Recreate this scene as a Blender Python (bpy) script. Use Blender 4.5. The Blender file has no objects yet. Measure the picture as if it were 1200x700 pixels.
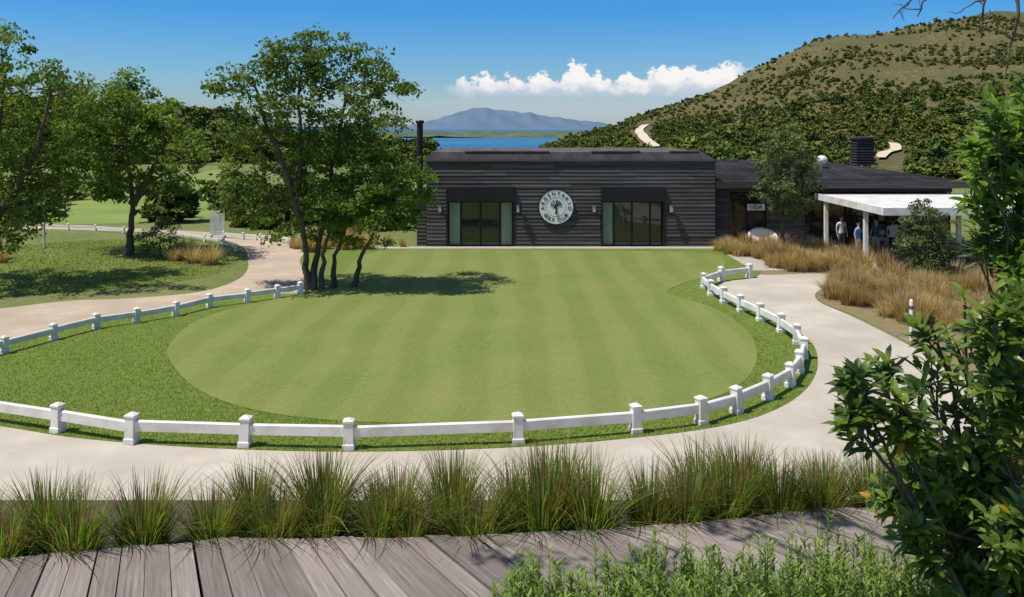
import bpy, math, random
import numpy as np
from mathutils import Vector, Matrix
R = np.random.default_rng(7); random.seed(7)
H=6.2; F=1000.0; HY=148.0
sc=bpy.context.scene
sc.view_settings.view_transform='Standard'; sc.view_settings.look='None'; sc.view_settings.exposure=0
# ---------- survey helpers (metres, eye height 6.2 m over the green) ----------
def G(px,py,z=0.0):
    Y=F*(H-z)/(py-HY); return ((px-600)*Y/F, Y)
def W(px,py,Y):
    return np.array([(px-600)*Y/F, Y, H-(py-HY)*Y/F])
def ss(t):
    t=np.clip(t,0,1); return t*t*(3-2*t)
RX=[-50,5,13,25,40,56,76,89,106,119,138,158,178,198,300,500]
RZ=[-30,-6,-1,3,7,12,17,24.7,32.6,39,42.5,46.8,48.4,49.2,52,55]
def hz(x,y):
    r=np.interp(x,RX,RZ); t=np.clip((y-88)/242.,0,1)
    s=t*(0.6+0.4*t)
    n=np.sin(x*.11+y*.03)*np.sin(y*.07+1)*1.0+np.sin(x*.23+y*.16)*.5+np.sin(x*.05-y*.09+2)*1.2
    z=r*s+n*t*1.1*np.clip(r/20,0,1)
    return z-.6*(1-np.clip(t*30,0,1))-np.clip(y-335,0,400)*.12
LX=[-600,-156,-130,-104,-88,-68,-44,-31,-20,0]
LZ=[14,12,11.5,10,7.5,3,-1,-2.5,-6,-12]
def lz(x,y):
    r=np.interp(x,LX,LZ); t=np.clip((y-135)/125.,0,1)
    return r*ss(t)-.8*(1-np.clip(t*20,0,1))-np.clip(y-262,0,400)*.1+np.sin(x*.1+y*.07)*.5*t
def gz(x,y):
    x=np.asarray(x,float);y=np.asarray(y,float)
    return 2.78*ss((13.3-y)/6.1)-70*ss((y-135)/1300.)
def hit(px,py,fn):
    for Y in np.arange(80,420,1.0):
        p=W(px,py,Y)
        if p[2]<=fn(p[0],Y): return p[0],Y
    return p[0],330.
# ---------- node helpers ----------
class NT:
    def __init__(s,nt): s.nt=nt; s.n=nt.nodes; s.l=nt.links
    def add(s,t,**k):
        n=s.n.new(t)
        for a,b in k.items(): setattr(n,a,b)
        return n
    def put(s,sock,v):
        if isinstance(v,bpy.types.NodeSocket): s.l.new(v,sock)
        elif v is not None:
            if isinstance(v,(tuple,list)) and len(v)==3 and sock.type=='RGBA': v=(*v,1)
            sock.default_value=v
    def math(s,op,a,b=None,c=None,clamp=False):
        n=s.add('ShaderNodeMath',operation=op,use_clamp=clamp)
        s.put(n.inputs[0],a); s.put(n.inputs[1],b); s.put(n.inputs[2],c); return n.outputs[0]
    def mix(s,f,a,b,bt='MIX'):
        n=s.add('ShaderNodeMix',data_type='RGBA',blend_type=bt)
        s.put(n.inputs[0],f); s.put(n.inputs[6],a); s.put(n.inputs[7],b); return n.outputs[2]
    def noise(s,vec,scale,detail=4,rough=.55):
        n=s.add('ShaderNodeTexNoise'); n.inputs['Scale'].default_value=scale
        n.inputs['Detail'].default_value=detail; n.inputs['Roughness'].default_value=rough
        if vec is not None: s.l.new(vec,n.inputs['Vector'])
        return n.outputs[0]
    def mr(s,v,a,b,c=0,d=1):
        n=s.add('ShaderNodeMapRange'); s.put(n.inputs[0],v)
        for i,q in enumerate((a,b,c,d)): n.inputs[i+1].default_value=q
        return n.outputs[0]
    def obj(s,scale=None):
        t=s.add('ShaderNodeTexCoord').outputs['Object']
        if scale:
            m=s.add('ShaderNodeMapping'); m.inputs['Scale'].default_value=scale; s.l.new(t,m.inputs[0]); return m.outputs[0]
        return t
def newmat(name):
    m=bpy.data.materials.new(name); m.use_nodes=True; N=NT(m.node_tree); 
    return m,N,m.node_tree.nodes['Principled BSDF'],m.node_tree.nodes['Material Output']
def nm(name,c1,c2,scale=5,rough=.8,bump=.0,bscale=None,c3=None,s3=.3,stretch=None,spec=.3,metal=0,rnd=0,bdist=.02):
    m,N,P,O=newmat(name); co=N.obj(stretch)
    col=N.mix(N.mr(N.noise(co,scale,4,.65),.33,.67),c1,c2)
    if c3: col=N.mix(N.mr(N.noise(co,s3,3),.4,.65),col,c3)
    if rnd:
        a=N.add('ShaderNodeAttribute',attribute_name='rnd').outputs['Fac']
        col=N.mix(1.0,col,N.mr(a,0,1,1-rnd,1+rnd),'MULTIPLY')
    N.put(P.inputs['Base Color'],col); P.inputs['Roughness'].default_value=rough
    P.inputs['Specular IOR Level'].default_value=spec; P.inputs['Metallic'].default_value=metal
    if bump:
        b=N.add('ShaderNodeBump'); b.inputs['Strength'].default_value=bump; b.inputs['Distance'].default_value=bdist
        N.l.new(N.noise(co,bscale or scale*3,2.5,.7),b.inputs['Height']); N.l.new(b.outputs[0],P.inputs['Normal'])
    return m
def leafmat(name,dark,mid,light,trans=.35,inst=False,rough=.5,spec=.25,tip=None):
    m,N,P,O=newmat(name)
    a=N.add('ShaderNodeAttribute',attribute_name='rnd').outputs['Fac']
    cr=N.add('ShaderNodeValToRGB'); e=cr.color_ramp
    e.elements[0].color=(*dark,1); e.elements[1].color=(*light,1)
    k=e.elements.new(.5); k.color=(*mid,1)
    if tip: e.elements[-1].position=.9; k=e.elements.new(1.0); k.color=(*tip,1)
    N.l.new(a,cr.inputs[0]); col=cr.outputs[0]
    if inst:
        col=N.mix(N.mr(N.noise(N.obj(),.08,1),.35,.65),col,N.mix(1.0,col,(1.5,1.15,.85),'MULTIPLY'))
        N.l.new(col,P.inputs['Base Color']); P.inputs['Roughness'].default_value=.9; P.inputs['Specular IOR Level'].default_value=.05
        return m
    N.l.new(col,P.inputs['Base Color']); P.inputs['Roughness'].default_value=rough; P.inputs['Specular IOR Level'].default_value=spec
    tr=N.add('ShaderNodeBsdfTranslucent'); N.l.new(N.mix(1.0,col,(1.5,1.5,.7),'MULTIPLY'),tr.inputs[0])
    mx=N.add('ShaderNodeMixShader'); mx.inputs[0].default_value=trans
    N.l.new(P.outputs[0],mx.inputs[1]); N.l.new(tr.outputs[0],mx.inputs[2]); N.l.new(mx.outputs[0],O.inputs[0])
    return m
# ---------- mesh helpers ----------
def link(o,parent=None):
    sc.collection.objects.link(o)
    if parent is not None: o.parent=parent
    return o
def empty(name,loc=(0,0,0)):
    o=bpy.data.objects.new(name,None); o.location=loc; o.empty_display_size=.3; return link(o)
def npmesh(name,V,Fa,mats,rnd=None,smooth=False,mi=None,vec=None):
    V=np.asarray(V,np.float32); Fa=np.asarray(Fa,np.int32)
    me=bpy.data.meshes.new(name); me.vertices.add(len(V)); me.vertices.foreach_set('co',V.ravel())
    me.loops.add(Fa.size); me.loops.foreach_set('vertex_index',Fa.ravel())
    me.polygons.add(len(Fa)); me.polygons.foreach_set('loop_start',(np.arange(len(Fa))*Fa.shape[1]).astype(np.int32))
    if mi is not None: me.polygons.foreach_set('material_index',np.asarray(mi,np.int32))
    me.polygons.foreach_set('use_smooth',np.full(len(Fa),smooth))
    me.update(calc_edges=True)
    for m in (mats if isinstance(mats,list) else [mats]): me.materials.append(m)
    if rnd is not None:
        a=me.attributes.new('rnd','FLOAT','FACE'); a.data.foreach_set('value',np.asarray(rnd,np.float32))
    if vec is not None:
        a=me.attributes.new('pl','FLOAT_VECTOR','POINT'); a.data.foreach_set('vector',np.asarray(vec,np.float32).ravel())
    return me
def nobj(name,me,parent=None,loc=None):
    o=bpy.data.objects.new(name,me)
    if loc is not None: o.location=loc
    return link(o,parent)
def box(name,x0,x1,y0,y1,z0,z1,mat,parent=None,bev=0):
    V=[(x0,y0,z0),(x1,y0,z0),(x1,y1,z0),(x0,y1,z0),(x0,y0,z1),(x1,y0,z1),(x1,y1,z1),(x0,y1,z1)]
    Fa=[(0,3,2,1),(4,5,6,7),(0,1,5,4),(1,2,6,5),(2,3,7,6),(3,0,4,7)]
    o=nobj(name,npmesh(name,V,Fa,mat),parent)
    if bev:
        b=o.modifiers.new('b','BEVEL'); b.width=bev; b.segments=2
    return o
class TB:  # tube builder
    def __init__(s): s.V=[];s.F=[];s.n=0
    def tube(s,P,r,k=7):
        P=np.asarray(P,float); m=len(P); r=np.asarray(r,float)
        for i in range(m):
            t=P[min(i+1,m-1)]-P[max(i-1,0)]; t/=np.linalg.norm(t)+1e-9
            a=np.cross(t,[0.1,1,.05] if abs(t[1])<.9 else [1,0,0]); a/=np.linalg.norm(a); b=np.cross(t,a)
            th=np.arange(k)*2*np.pi/k
            s.V.append(P[i]+r[i]*(np.outer(np.cos(th),a)+np.outer(np.sin(th),b)))
        for i in range(m-1):
            for j in range(k):
                s.F.append((s.n+i*k+j,s.n+i*k+(j+1)%k,s.n+(i+1)*k+(j+1)%k,s.n+(i+1)*k+j))
        s.n+=m*k
    def mesh(s,name,mat): return npmesh(name,np.vstack(s.V),s.F,mat,smooth=True)
def curvept(a,b,n=7,sag=0,wob=.05,up=0):
    a=np.array(a,float);b=np.array(b,float);t=np.linspace(0,1,n)[:,None]
    P=a+(b-a)*t; L=np.linalg.norm(b-a)
    P+=R.normal(0,wob*L,(n,3))*np.sin(t*np.pi)*.7
    P[:,2]+=(up*L*np.sin(t*np.pi))[:,0]
    return P
def norml(v): return v/(np.linalg.norm(v,axis=-1,keepdims=True)+1e-9)
def leafquads(C,size,out=None,asp=.55,upb=.35):
    n=len(C); nr=R.normal(0,1,(n,3))
    nr=norml(nr)*.9+np.array([0,0,upb])
    if out is not None: nr+=out*.5
    nr=norml(nr); a=norml(np.cross(nr,R.normal(0,1,(n,3)))); b=np.cross(nr,a)
    s=size*R.uniform(.6,1.35,(n,1))
    V=np.stack([C-a*s*.5,C+b*s*asp*.5,C+a*s*.5,C-b*s*asp*.5],1).reshape(-1,3)
    return V,np.arange(4*n).reshape(n,4)
def crown(blobs,dens=22,lpc=55,leaf=.11,cr=.42):
    Cs=[];Os=[];Rn=[]
    for (c,r) in blobs:
        r=np.array(r,float); n=max(4,int(dens*np.prod(r)**(2/3)))
        d=norml(R.normal(0,1,(n,3))); rad=R.uniform(.2,1.0,(n,1))**.45
        cc=np.array(c)+d*rad*r
        for k in range(n):
            q=R.integers(int(lpc*.5),int(lpc*1.4)); cs=cr*R.uniform(.55,1.25)
            off=R.normal(0,1,(q,3)); off=norml(off)*R.uniform(.1,1,(q,1))**.6*cs*np.array([1.15,1.15,.7])
            Cs.append(cc[k]+off); Os.append(norml(off)*.5+d[k])
            Rn.append(np.clip(R.normal(.5+.08*d[k,2]+R.normal(0,.16),.17,q),0,1))
    C=np.vstack(Cs);O=norml(np.vstack(Os)); V,Fa=leafquads(C,leaf,O); return V,Fa,np.concatenate(Rn)
bark=nm('bark',(.06,.048,.036),(.15,.125,.095),6,.95,.8,25,stretch=(1,1,.25))
def tree(name,stems,blobs,leafm,dens=22,lpc=55,leaf=.11,cr=.42,r0=.16,twigs=3,tops=None):
    """stems: list of polylines; branches reach from the stems to every crown lobe"""
    E=empty(name,tuple(stems[0][0])); o=np.array(stems[0][0])
    tb=TB()
    for S in stems:
        S=np.array(S,float)-o; m=len(S); rr=np.linspace(r0,r0*.35,m)*(1.0); rr[0]*=1.35
        t=np.linspace(0,m-1,m*4); P=np.stack([np.interp(t,np.arange(m),S[:,i]) for i in range(3)],1)
        P[1:-1]+=R.normal(0,.03,(len(P)-2,3)); tb.tube(P,np.interp(t,np.arange(m),rr),9)
    allS=[np.array(S,float)-o for S in stems]
    bl=[(np.array(c)-o,r) for c,r in blobs]
    for c,r in bl:
        best=None
        for S in allS:
            for i in range(len(S)-1):
                for f in (.3,.6,.95):
                    p=S[i]*(1-f)+S[i+1]*f
                    if p[2]<c[2]+.2 and i+f>.8:
                        d=np.linalg.norm(p-c)+ .3*abs(p[2]-c[2])
                        if best is None or d<best[0]: best=(d,p)
        p=best[1] if best else allS[0][-1]
        B=curvept(p,c,8,wob=.07,up=.05); tb.tube(B,np.linspace(r0*.34,r0*.08,8),6)
        for _ in range(twigs):
            e=c+norml(R.normal(0,1,3))*np.array(r)*.85; s=B[R.integers(3,8)]
            tb.tube(curvept(s,e,5,wob=.08),np.linspace(r0*.12,.006,5),4)
    nobj('trunk_and_limbs',tb.mesh('trunk_and_limbs',bark),E)
    V,Fa,rn=crown(bl,dens,lpc,leaf,cr); nobj('foliage',npmesh('foliage',V,Fa,leafm,rn),E)
    return E
def spline(P,closed=True,n=6):
    P=np.array(P,float); out=[]; m=len(P)
    for i in range(m if closed else m-1):
        if closed: p0,p1,p2,p3=P[i-1],P[i],P[(i+1)%m],P[(i+2)%m]
        else: p0,p1,p2,p3=P[max(i-1,0)],P[i],P[i+1],P[min(i+2,m-1)]
        for t in np.linspace(0,1,n,endpoint=False):
            out.append(.5*((2*p1)+(-p0+p2)*t+(2*p0-5*p1+4*p2-p3)*t*t+(-p0+3*p1-3*p2+p3)*t**3))
    if not closed: out.append(P[-1])
    return np.array(out)
def sheet(name,pts,z,mat,smooth=True):
    P=spline(pts) if smooth else np.array(pts,float)
    me=bpy.data.meshes.new(name); me.from_pydata([(p[0],p[1],z) for p in P],[],[list(range(len(P)))]); me.materials.append(mat)
    if me.polygons[0].normal.z<0: me.flip_normals()
    o=nobj(name,me); return o,P
def inpoly(P,x,y):
    c=np.zeros(len(x),bool); j=len(P)-1
    for i in range(len(P)):
        xi,yi=P[i];xj,yj=P[j]
        k=((yi>y)!=(yj>y))&(x<(xj-xi)*(y-yi)/(yj-yi+1e-12)+xi); c^=k; j=i
    return c
# ================= WORLD / SUN =================
el=math.radians(63); az=np.array([-.95,-.31])
S=Vector((az[0]*math.cos(el),az[1]*math.cos(el),math.sin(el)))
w=bpy.data.worlds.new('World'); sc.world=w; w.use_nodes=True; N=NT(w.node_tree)
bg=w.node_tree.nodes['Background']; out=w.node_tree.nodes['World Output']
sky=N.add('ShaderNodeTexSky',sky_type='NISHITA'); sky.sun_disc=False
sky.sun_elevation=el; sky.sun_rotation=math.atan2(S.x,S.y); sky.altitude=50; sky.air_density=1.0; sky.dust_density=.6; sky.ozone_density=2.5
g=N.add('ShaderNodeTexCoord').outputs['Generated']; sp=N.add('ShaderNodeSeparateXYZ'); N.l.new(g,sp.inputs[0])
tint=N.mix(N.mr(sp.outputs[2],.0,.13),(.74,.92,1.10),(.24,.72,1.22))
tint=N.mix(N.mr(sp.outputs[2],.2,.6),tint,(1.0,1.0,1.05))
N.put(bg.inputs[0],N.mix(1.0,sky.outputs[0],tint,'MULTIPLY')); bg.inputs[1].default_value=.105
yy=N.math('MAXIMUM',sp.outputs[1],.02); u=N.math('DIVIDE',sp.outputs[0],yy); v=N.math('DIVIDE',sp.outputs[2],yy)
cv=N.add('ShaderNodeCombineXYZ'); N.put(cv.inputs[0],u); N.put(cv.inputs[1],N.math('MULTIPLY',v,1.25))
cu=N.add('ShaderNodeCombineXYZ'); N.put(cu.inputs[0],u)
n1=N.noise(cv.outputs[0],46,7,.58); nl=N.noise(cu.outputs[0],21,2,.6)
top=N.math('ADD',N.math('MULTIPLY_ADD',N.math('SUBTRACT',nl,.5),.06,.0565),N.math('MULTIPLY',u,.045))
d1=N.math('ADD',N.math('MULTIPLY',N.math('SUBTRACT',top,v),130),N.math('MULTIPLY',N.math('SUBTRACT',n1,.46),9))
d2=N.math('ADD',N.math('MULTIPLY',N.math('SUBTRACT',v,.033),130),N.math('MULTIPLY',N.math('SUBTRACT',n1,.5),3))
ue=N.math('MULTIPLY',N.mr(u,-.085,-.055),N.mr(u,.285,.26))
ms=N.math('MULTIPLY',N.math('MULTIPLY',N.mr(d1,-.1,.6),N.mr(d2,-.6,1.3)),ue)
ue2=N.math('MULTIPLY',N.mr(u,-.30,-.02),N.mr(u,.45,.22))
veil=N.math('MULTIPLY',N.math('MULTIPLY',N.mr(v,.052,.026),.42),ue2)
ccol=N.mix(N.mr(N.math('ADD',N.math('MULTIPLY',N.math('SUBTRACT',v,.046),20),n1),.36,.68),(.64,.68,.79),(1,.98,.95))
ccol=N.mix(ms,(.62,.67,.78),ccol)
b2=N.add('ShaderNodeBackground'); N.put(b2.inputs[0],ccol); b2.inputs[1].default_value=.95
mx=N.add('ShaderNodeMixShader'); N.put(mx.inputs[0],N.math('MULTIPLY',N.math('MAXIMUM',N.math('MULTIPLY',ms,.97),veil),N.math('GREATER_THAN',sp.outputs[1],.05)))
N.l.new(bg.outputs[0],mx.inputs[1]); N.l.new(b2.outputs[0],mx.inputs[2]); N.l.new(mx.outputs[0],out.inputs[0])
sl=bpy.data.lights.new('sun','SUN'); sl.energy=5.0; sl.angle=math.radians(.53); sl.color=(1,.945,.84)
so=bpy.data.objects.new('sun',sl); so.rotation_euler=S.to_track_quat('Z','Y').to_euler(); so.location=(-40,-30,60); link(so)
cam=bpy.data.cameras.new('camera'); co=bpy.data.objects.new('camera',cam); link(co); co.location=(0,0,H); co.rotation_euler=(math.pi/2,0,0)
cam.sensor_width=36; cam.lens=36*F/1200; cam.shift_y=-(350-HY)/1200; cam.clip_start=.1; cam.clip_end=90000; sc.camera=co
# ================= MATERIALS =================
m_ground=nm('rough_grass',(.075,.115,.02),(.165,.20,.05),3,.95,.9,25,c3=(.18,.185,.065),s3=.12)
m_lawn=nm('lawn_grass',(.085,.135,.016),(.16,.215,.035),4,.95,.9,35,c3=(.135,.185,.03),s3=.25)
m_path=nm('pale_concrete',(.44,.395,.33),(.54,.49,.415),1.0,.9,.35,30,c3=(.395,.35,.29),s3=.3)
m_path2=nm('sandy_path',(.43,.34,.25),(.51,.41,.315),1.5,.9,.25,30,c3=(.38,.30,.22),s3=.4)
m_bed=nm('dry_soil',(.16,.11,.07),(.30,.22,.13),3,.95,.8,20,c3=(.2,.17,.08),s3=.5)
m_hill=nm('dry_hillside',(.07,.072,.025),(.19,.15,.062),.55,.95,.9,.9,c3=(.095,.095,.033),s3=.05,bdist=1.5)
m_forfloor=nm('forest_floor',(.03,.045,.015),(.06,.08,.025),.3,.95)
m_fair=nm('fairway_grass',(.15,.21,.042),(.21,.27,.065),.25,.95,.3,20)
# putting green with mowing stripes
m_green,N,P,O=newmat('putting_green_turf'); co_=N.obj(); s3=N.add('ShaderNodeSeparateXYZ'); N.l.new(co_,s3.inputs[0])
wob=N.math('MULTIPLY',N.noise(co_,.15,1),1.2)
st=N.math('SINE',N.math('MULTIPLY',N.math('ADD',s3.outputs[0],wob),3.9))
st=N.mr(st,-.45,.45)
base=N.mix(N.mr(N.noise(co_,5,4,.75),.3,.7),(.138,.182,.044),(.178,.222,.058))
base=N.mix(N.mr(N.noise(co_,.35,3),.35,.7),base,(.195,.215,.064))
fine=N.mr(N.noise(co_,26,2,.8),.3,.7,.74,1.22)
col=N.mix(1.0,base,N.mix(st,(.93,.95,.89),(1.05,1.04,1.06)),'MULTIPLY'); col=N.mix(1.0,col,fine,'MULTIPLY')
N.put(P.inputs['Base Color'],col); P.inputs['Roughness'].default_value=.9; P.inputs['Specular IOR Level'].default_value=.15
m_white=nm('white_paint',(.70,.69,.66),(.79,.78,.75),3,.55,.05,20,c3=(.60,.58,.52),s3=2)
m_sid=nm('dark_stained_boards',(.058,.051,.049),(.112,.10,.096),3,.75,.3,30,stretch=(.15,1,3),rnd=.34)
m_black=nm('black_metal',(.012,.012,.013),(.022,.022,.023),8,.45)
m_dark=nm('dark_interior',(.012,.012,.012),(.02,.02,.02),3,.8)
m_grey=nm('weathered_roof_slats',(.085,.075,.071),(.165,.147,.138),2,.85,.4,20,stretch=(1,.15,1),rnd=.25)
m_pave=nm('terrace_paving',(.36,.32,.27),(.45,.40,.34),3,.85,.2)
m_glass,N,P,O=newmat('window_glass'); P.inputs['Base Color'].default_value=(.02,.025,.022,1); P.inputs['Roughness'].default_value=.04; P.inputs['Specular IOR Level'].default_value=.8
m_curt=nm('pale_curtain',(.22,.30,.22),(.34,.42,.33),14,.9,stretch=(1,1,.05))
# ================= GROUND / HILLS / SEA =================
def grid(name,xs,ys,fn,mat,smooth=True):
    X,Y=np.meshgrid(xs,ys); Z=fn(X,Y); V=np.stack([X.ravel(),Y.ravel(),Z.ravel()],1); nx=len(xs)
    i=np.arange(len(ys)-1)[:,None]*nx+np.arange(nx-1)[None,:]; i=i.ravel()
    return nobj(name,npmesh(name,V,np.stack([i,i+1,i+1+nx,i+nx],1),mat,smooth=smooth))
xs=np.concatenate([np.arange(-3000,-200,200),np.arange(-200,200,5),np.arange(200,3001,200)])
ys=np.concatenate([np.arange(-30,20,.5),np.arange(20,140,5),np.arange(140,1600,20),[1600,2000]])
grid('ground',xs,ys,gz,m_ground)
grid('hill',np.concatenate([np.arange(-10,260,2.5),np.arange(260,520,20)]),np.arange(86,520,3),hz,m_hill)
grid('forested_hill',np.arange(-420,10,6),np.arange(134,420,6),lz,m_forfloor)
m_bank=nm('bank_soil',(.045,.04,.022),(.12,.10,.055),5,.95,.9,30,c3=(.06,.075,.025),s3=1.2)
grid('planted_bank',np.arange(-14,14.1,.5),np.arange(5.0,13.36,.5),lambda x,y:gz(x,y)+.02,m_bank)
m_sea=nm('sea_water',(.03,.13,.26),(.045,.17,.31),.002,.7,spec=.1)
Sx=40000
nobj('sea',npmesh('sea',[(-Sx,1200,-60),(Sx,1200,-60),(Sx,60000,-60),(-Sx,60000,-60)],[(0,1,2,3)],m_sea))
m_spit=nm('coastal_land',(.035,.075,.04),(.13,.15,.08),.012,.95,stretch=(1,.3,1))
def strip(name,x0,x1,ya,yb,h):
    xs=np.linspace(x0,x1,160); ys=np.linspace(ya,yb,14)
    def f(x,y):
        e=np.clip((y-ya-150-(yb-ya)*.06*np.sin(x*.0021+ya))/200,0,1)*np.clip((yb-y)/400,0,1)
        return -61+e*(h+h*.3*np.sin(x*.013)+h*.35*np.sin(x*.037+y*.01))
    grid(name,xs,ys,f,m_spit)
strip('coastal_spit',-5000,5000,4800,9500,14)
m_mt=nm('hazy_mountain',(.10,.155,.235),(.13,.185,.255),.0009,1.0,spec=0)  # bluish aerial haze is painted into the base colour
mp=[(470,149),(488,146),(502,142),(515,139),(530,134),(545,129.5),(553,127.5),(562,126),(572,127),(583,129),(596,129.5),(608,132),(622,132),(636,136),(655,137.5),(675,141),(700,143),(722,148)]
mx_=np.array([(a-600)*18. for a,b in mp]); mz_=np.array([(148-b)*18.+6 for a,b in mp])
def mtz(x,y):
    r=np.interp(x,mx_,mz_,left=-90,right=-90); t=1-np.abs(y-18000)/2600.
    return -62+(r+62)*ss(t*1.0)+45*np.sin(x*.009+y*.004)*ss(t)*(1-ss(t))*2+8*np.sin(x*.021)*ss(t)
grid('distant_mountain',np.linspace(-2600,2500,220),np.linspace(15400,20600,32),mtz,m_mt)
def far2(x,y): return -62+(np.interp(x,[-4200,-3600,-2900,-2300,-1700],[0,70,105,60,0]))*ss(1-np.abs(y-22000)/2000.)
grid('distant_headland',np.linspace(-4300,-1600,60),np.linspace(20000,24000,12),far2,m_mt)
# ================= PATHS, LAWN, GREEN =================
pp=[(-300,470),(-300,600),(0,600),(300,600),(600,600),(1000,592),(1080,572),(1140,538),(1158,490),(1142,455),(1100,425),(1050,397),(1000,372),(960,354),(958,342),(985,333),(1000,326),(960,321),(890,322),(850,330),(750,400),(500,420)]
sheet('concrete_path',[G(*p) for p in pp],.008,m_path)
lp=[(-200,470),(-200,385),(0,362),(80,353),(150,350),(230,343),(270,332),(288,320),(291,305),(286,291),(268,283),(235,277),(160,272),(90,270),(0,268),(0,265),(90,266),(160,268),(240,272),(290,277),(330,279),(352,290),(362,310),(380,350),(300,400)]
sheet('sandy_path',[G(*p) for p in lp],.006,m_path2)
lw=[(-260,452),(-150,478),(0,500),(100,515),(250,526),(420,530),(600,525),(750,513),(850,499),(910,480),(945,456),(958,430),(953,405),(930,386),(895,367),(862,354),(836,345),(829,336),(850,330),(886,325),(892,312),(880,297),(800,291.5),(640,291),(440,290),(372,293),(352,303),(357,322),(357,342),(300,346),(200,359),(100,378),(0,401),(-150,440)]
_,LP=sheet('lawn',[G(*p) for p in lw],.016,m_lawn)
gr=[(197,408),(203,430),(228,455),(272,475),(340,489),(430,496),(520,497),(620,494),(700,489),(780,480),(840,466),(873,447),(887,422),(882,397),(862,377),(832,360),(795,349),(782,342),(800,333),(835,322),(850,308),(830,298),(760,295),(640,294),(500,293),(440,296),(415,306),(400,322),(370,338),(320,352),(270,363),(225,380)]
_,GP=sheet('putting_green',[G(*p) for p in gr],.026,m_green)
bedp=[(838,297),(880,297),(895,312),(892,322),(960,321),(1005,325),(990,334),(962,342),(962,354),(1005,372),(1055,397),(1105,425),(1147,455),(1165,490),(1500,560),(1700,430),(1500,330),(1200,300),(1050,296),(950,292)]
sheet('planting_bed',[G(*p) for p in bedp],.010,m_bed)
fa=[(20,263),(50,246),(110,230),(160,217),(225,205),(255,199),(280,203),(290,222),(275,245),(240,258),(150,262)]
sheet('fairway',[G(*p) for p in fa],.012,m_fair)
fa=[(-100,330),(-60,300),(60,285),(170,281),(240,287),(268,300),(262,318),(180,334),(60,344),(-80,350)]
_,RP=sheet('rough_lawn',[G(*p) for p in fa],.012,nm('rough_lawn_grass',(.085,.13,.018),(.165,.21,.045),2,.95,.9,25,c3=(.175,.20,.055),s3=.3))
def blades(name,x,y,z,h,wd,mat,lean=.5,parent=None,rn=None,cols=None):
    n=len(x); th=R.uniform(0,2*np.pi,n); d=np.stack([np.cos(th),np.sin(th),0*th],1); b=np.stack([-np.sin(th),np.cos(th),0*th],1)
    hh=(h*R.uniform(.5,1.3,n))[:,None]; P0=np.stack([x,y,z],1); tip=P0+d*hh*lean*R.uniform(0,1,(n,1))+np.array([0,0,1])*hh
    V=np.stack([P0-b*wd/2,P0+b*wd/2,tip],1).reshape(-1,3)
    return nobj(name,npmesh(name,V,np.arange(3*n).reshape(n,3),mat,R.uniform(0,1,n) if rn is None else rn),parent)
m_blade=leafmat('turf_blades',(.09,.15,.016),(.165,.23,.028),(.28,.33,.065),.38)
n=330000; x=R.uniform(-22,15,n); y=R.uniform(15.8,30,n)
k=inpoly(LP,x,y)&~inpoly(GP,x,y)&(R.uniform(0,1,n)<np.clip(24./y-.55,0.12,1)); x=x[k];y=y[k]
blades('lawn_grass_blades',x,y,np.full(len(x),.016),.045,.018,m_blade,1.2)
n=60000; x=R.uniform(-32,-10,n); y=R.uniform(29,48,n); k=inpoly(RP,x,y); x=x[k];y=y[k]
blades('rough_grass_blades',x,y,np.full(len(x),.012),.07,.035,m_blade,1.6)
# ================= WHITE FENCES =================
def fence(name,pts,hh=.6,k=1.0):
    E=empty(name,(*pts[0],0)); o=np.array([*pts[0],0.]); V=[];Fa=[]
    def addv(v,f): b=len(V); V.extend(v); Fa.extend([tuple(b+i for i in q) for q in f])
    m=len(pts)
    for i,p in enumerate(pts):
        a=np.array(pts[max(i-1,0)]);c=np.array(pts[min(i+1,m-1)]); t=(c-a)/np.linalg.norm(c-a); nr=np.array([-t[1],t[0]])
        tl=R.normal(0,.015,2)
        lev=[(0,.125),(.10,.125),(.12,.105),(hh-.09,.10),(hh-.075,.118),(hh-.045,.118),(hh,.03)]
        vs=[]
        for z,r in lev:
            r*=k
            for sx,sy in ((-1,-1),(1,-1),(1,1),(-1,1)):
                q=np.array(p)+t*sx*r+nr*sy*r+tl*z; vs.append((q[0]-o[0],q[1]-o[1],z+.012))
        fs=[]
        for l in range(len(lev)-1):
            for j in range(4): fs.append((l*4+j,l*4+(j+1)%4,l*4+4+(j+1)%4,l*4+4+j))
        kk=(len(lev)-1)*4; fs.append((kk,kk+1,kk+2,kk+3)); addv(vs,fs)
        if i<m-1:
            q=np.array(pts[i+1]); p0=np.array(p); t=(q-p0)/np.linalg.norm(q-p0); nr=np.array([-t[1],t[0]])
            vs=[]; rs=hh/.6
            for e in (p0+t*.07,q-t*.07):
                j=R.normal(0,.010)
                for s_,z in ((-.055,.25+j),(.055,.25+j),(.055,.43+j),(.03,.45+j),(-.03,.45+j),(-.055,.43+j)):
                    w_=e+nr*s_*k; vs.append((w_[0]-o[0],w_[1]-o[1],z*rs))
            fs=[(j,(j+1)%6,6+(j+1)%6,6+j) for j in range(6)]; addv(vs,fs)
    f4=np.array(Fa); nobj('posts_and_rails',npmesh('posts_and_rails',V,f4,m_white),E)
fr=[(-190,462),(-60,487),(68,507),(154,520),(287,524),(409,527),(607,520),(745,508),(822,498),(863,485),(900,469),(926,454),(937,438),(942,421),(934,404),(915,390),(891,377),(868,366),(848,356),(833,347),(824,338),(845,330),(878,326)]
fence('white_rail_fence',[G(*p) for p in fr],.6,.9)
fl=[(-140,450),(-60,433),(5,415),(63,399),(113,386),(160,379),(206,371),(246,361),(290,355),(325,350),(352,346)]
fence('white_rail_fence',[G(*p) for p in fl],.5,.75)
fence('white_rail_fence',[G(*p) for p in [(205,279),(240,284),(262,288),(276,295)]],.4,.5)
fence('white_rail_fence',[G(*p) for p in [(262,279),(285,281),(305,282),(328,284),(350,288)]],.4,.5)
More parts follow.
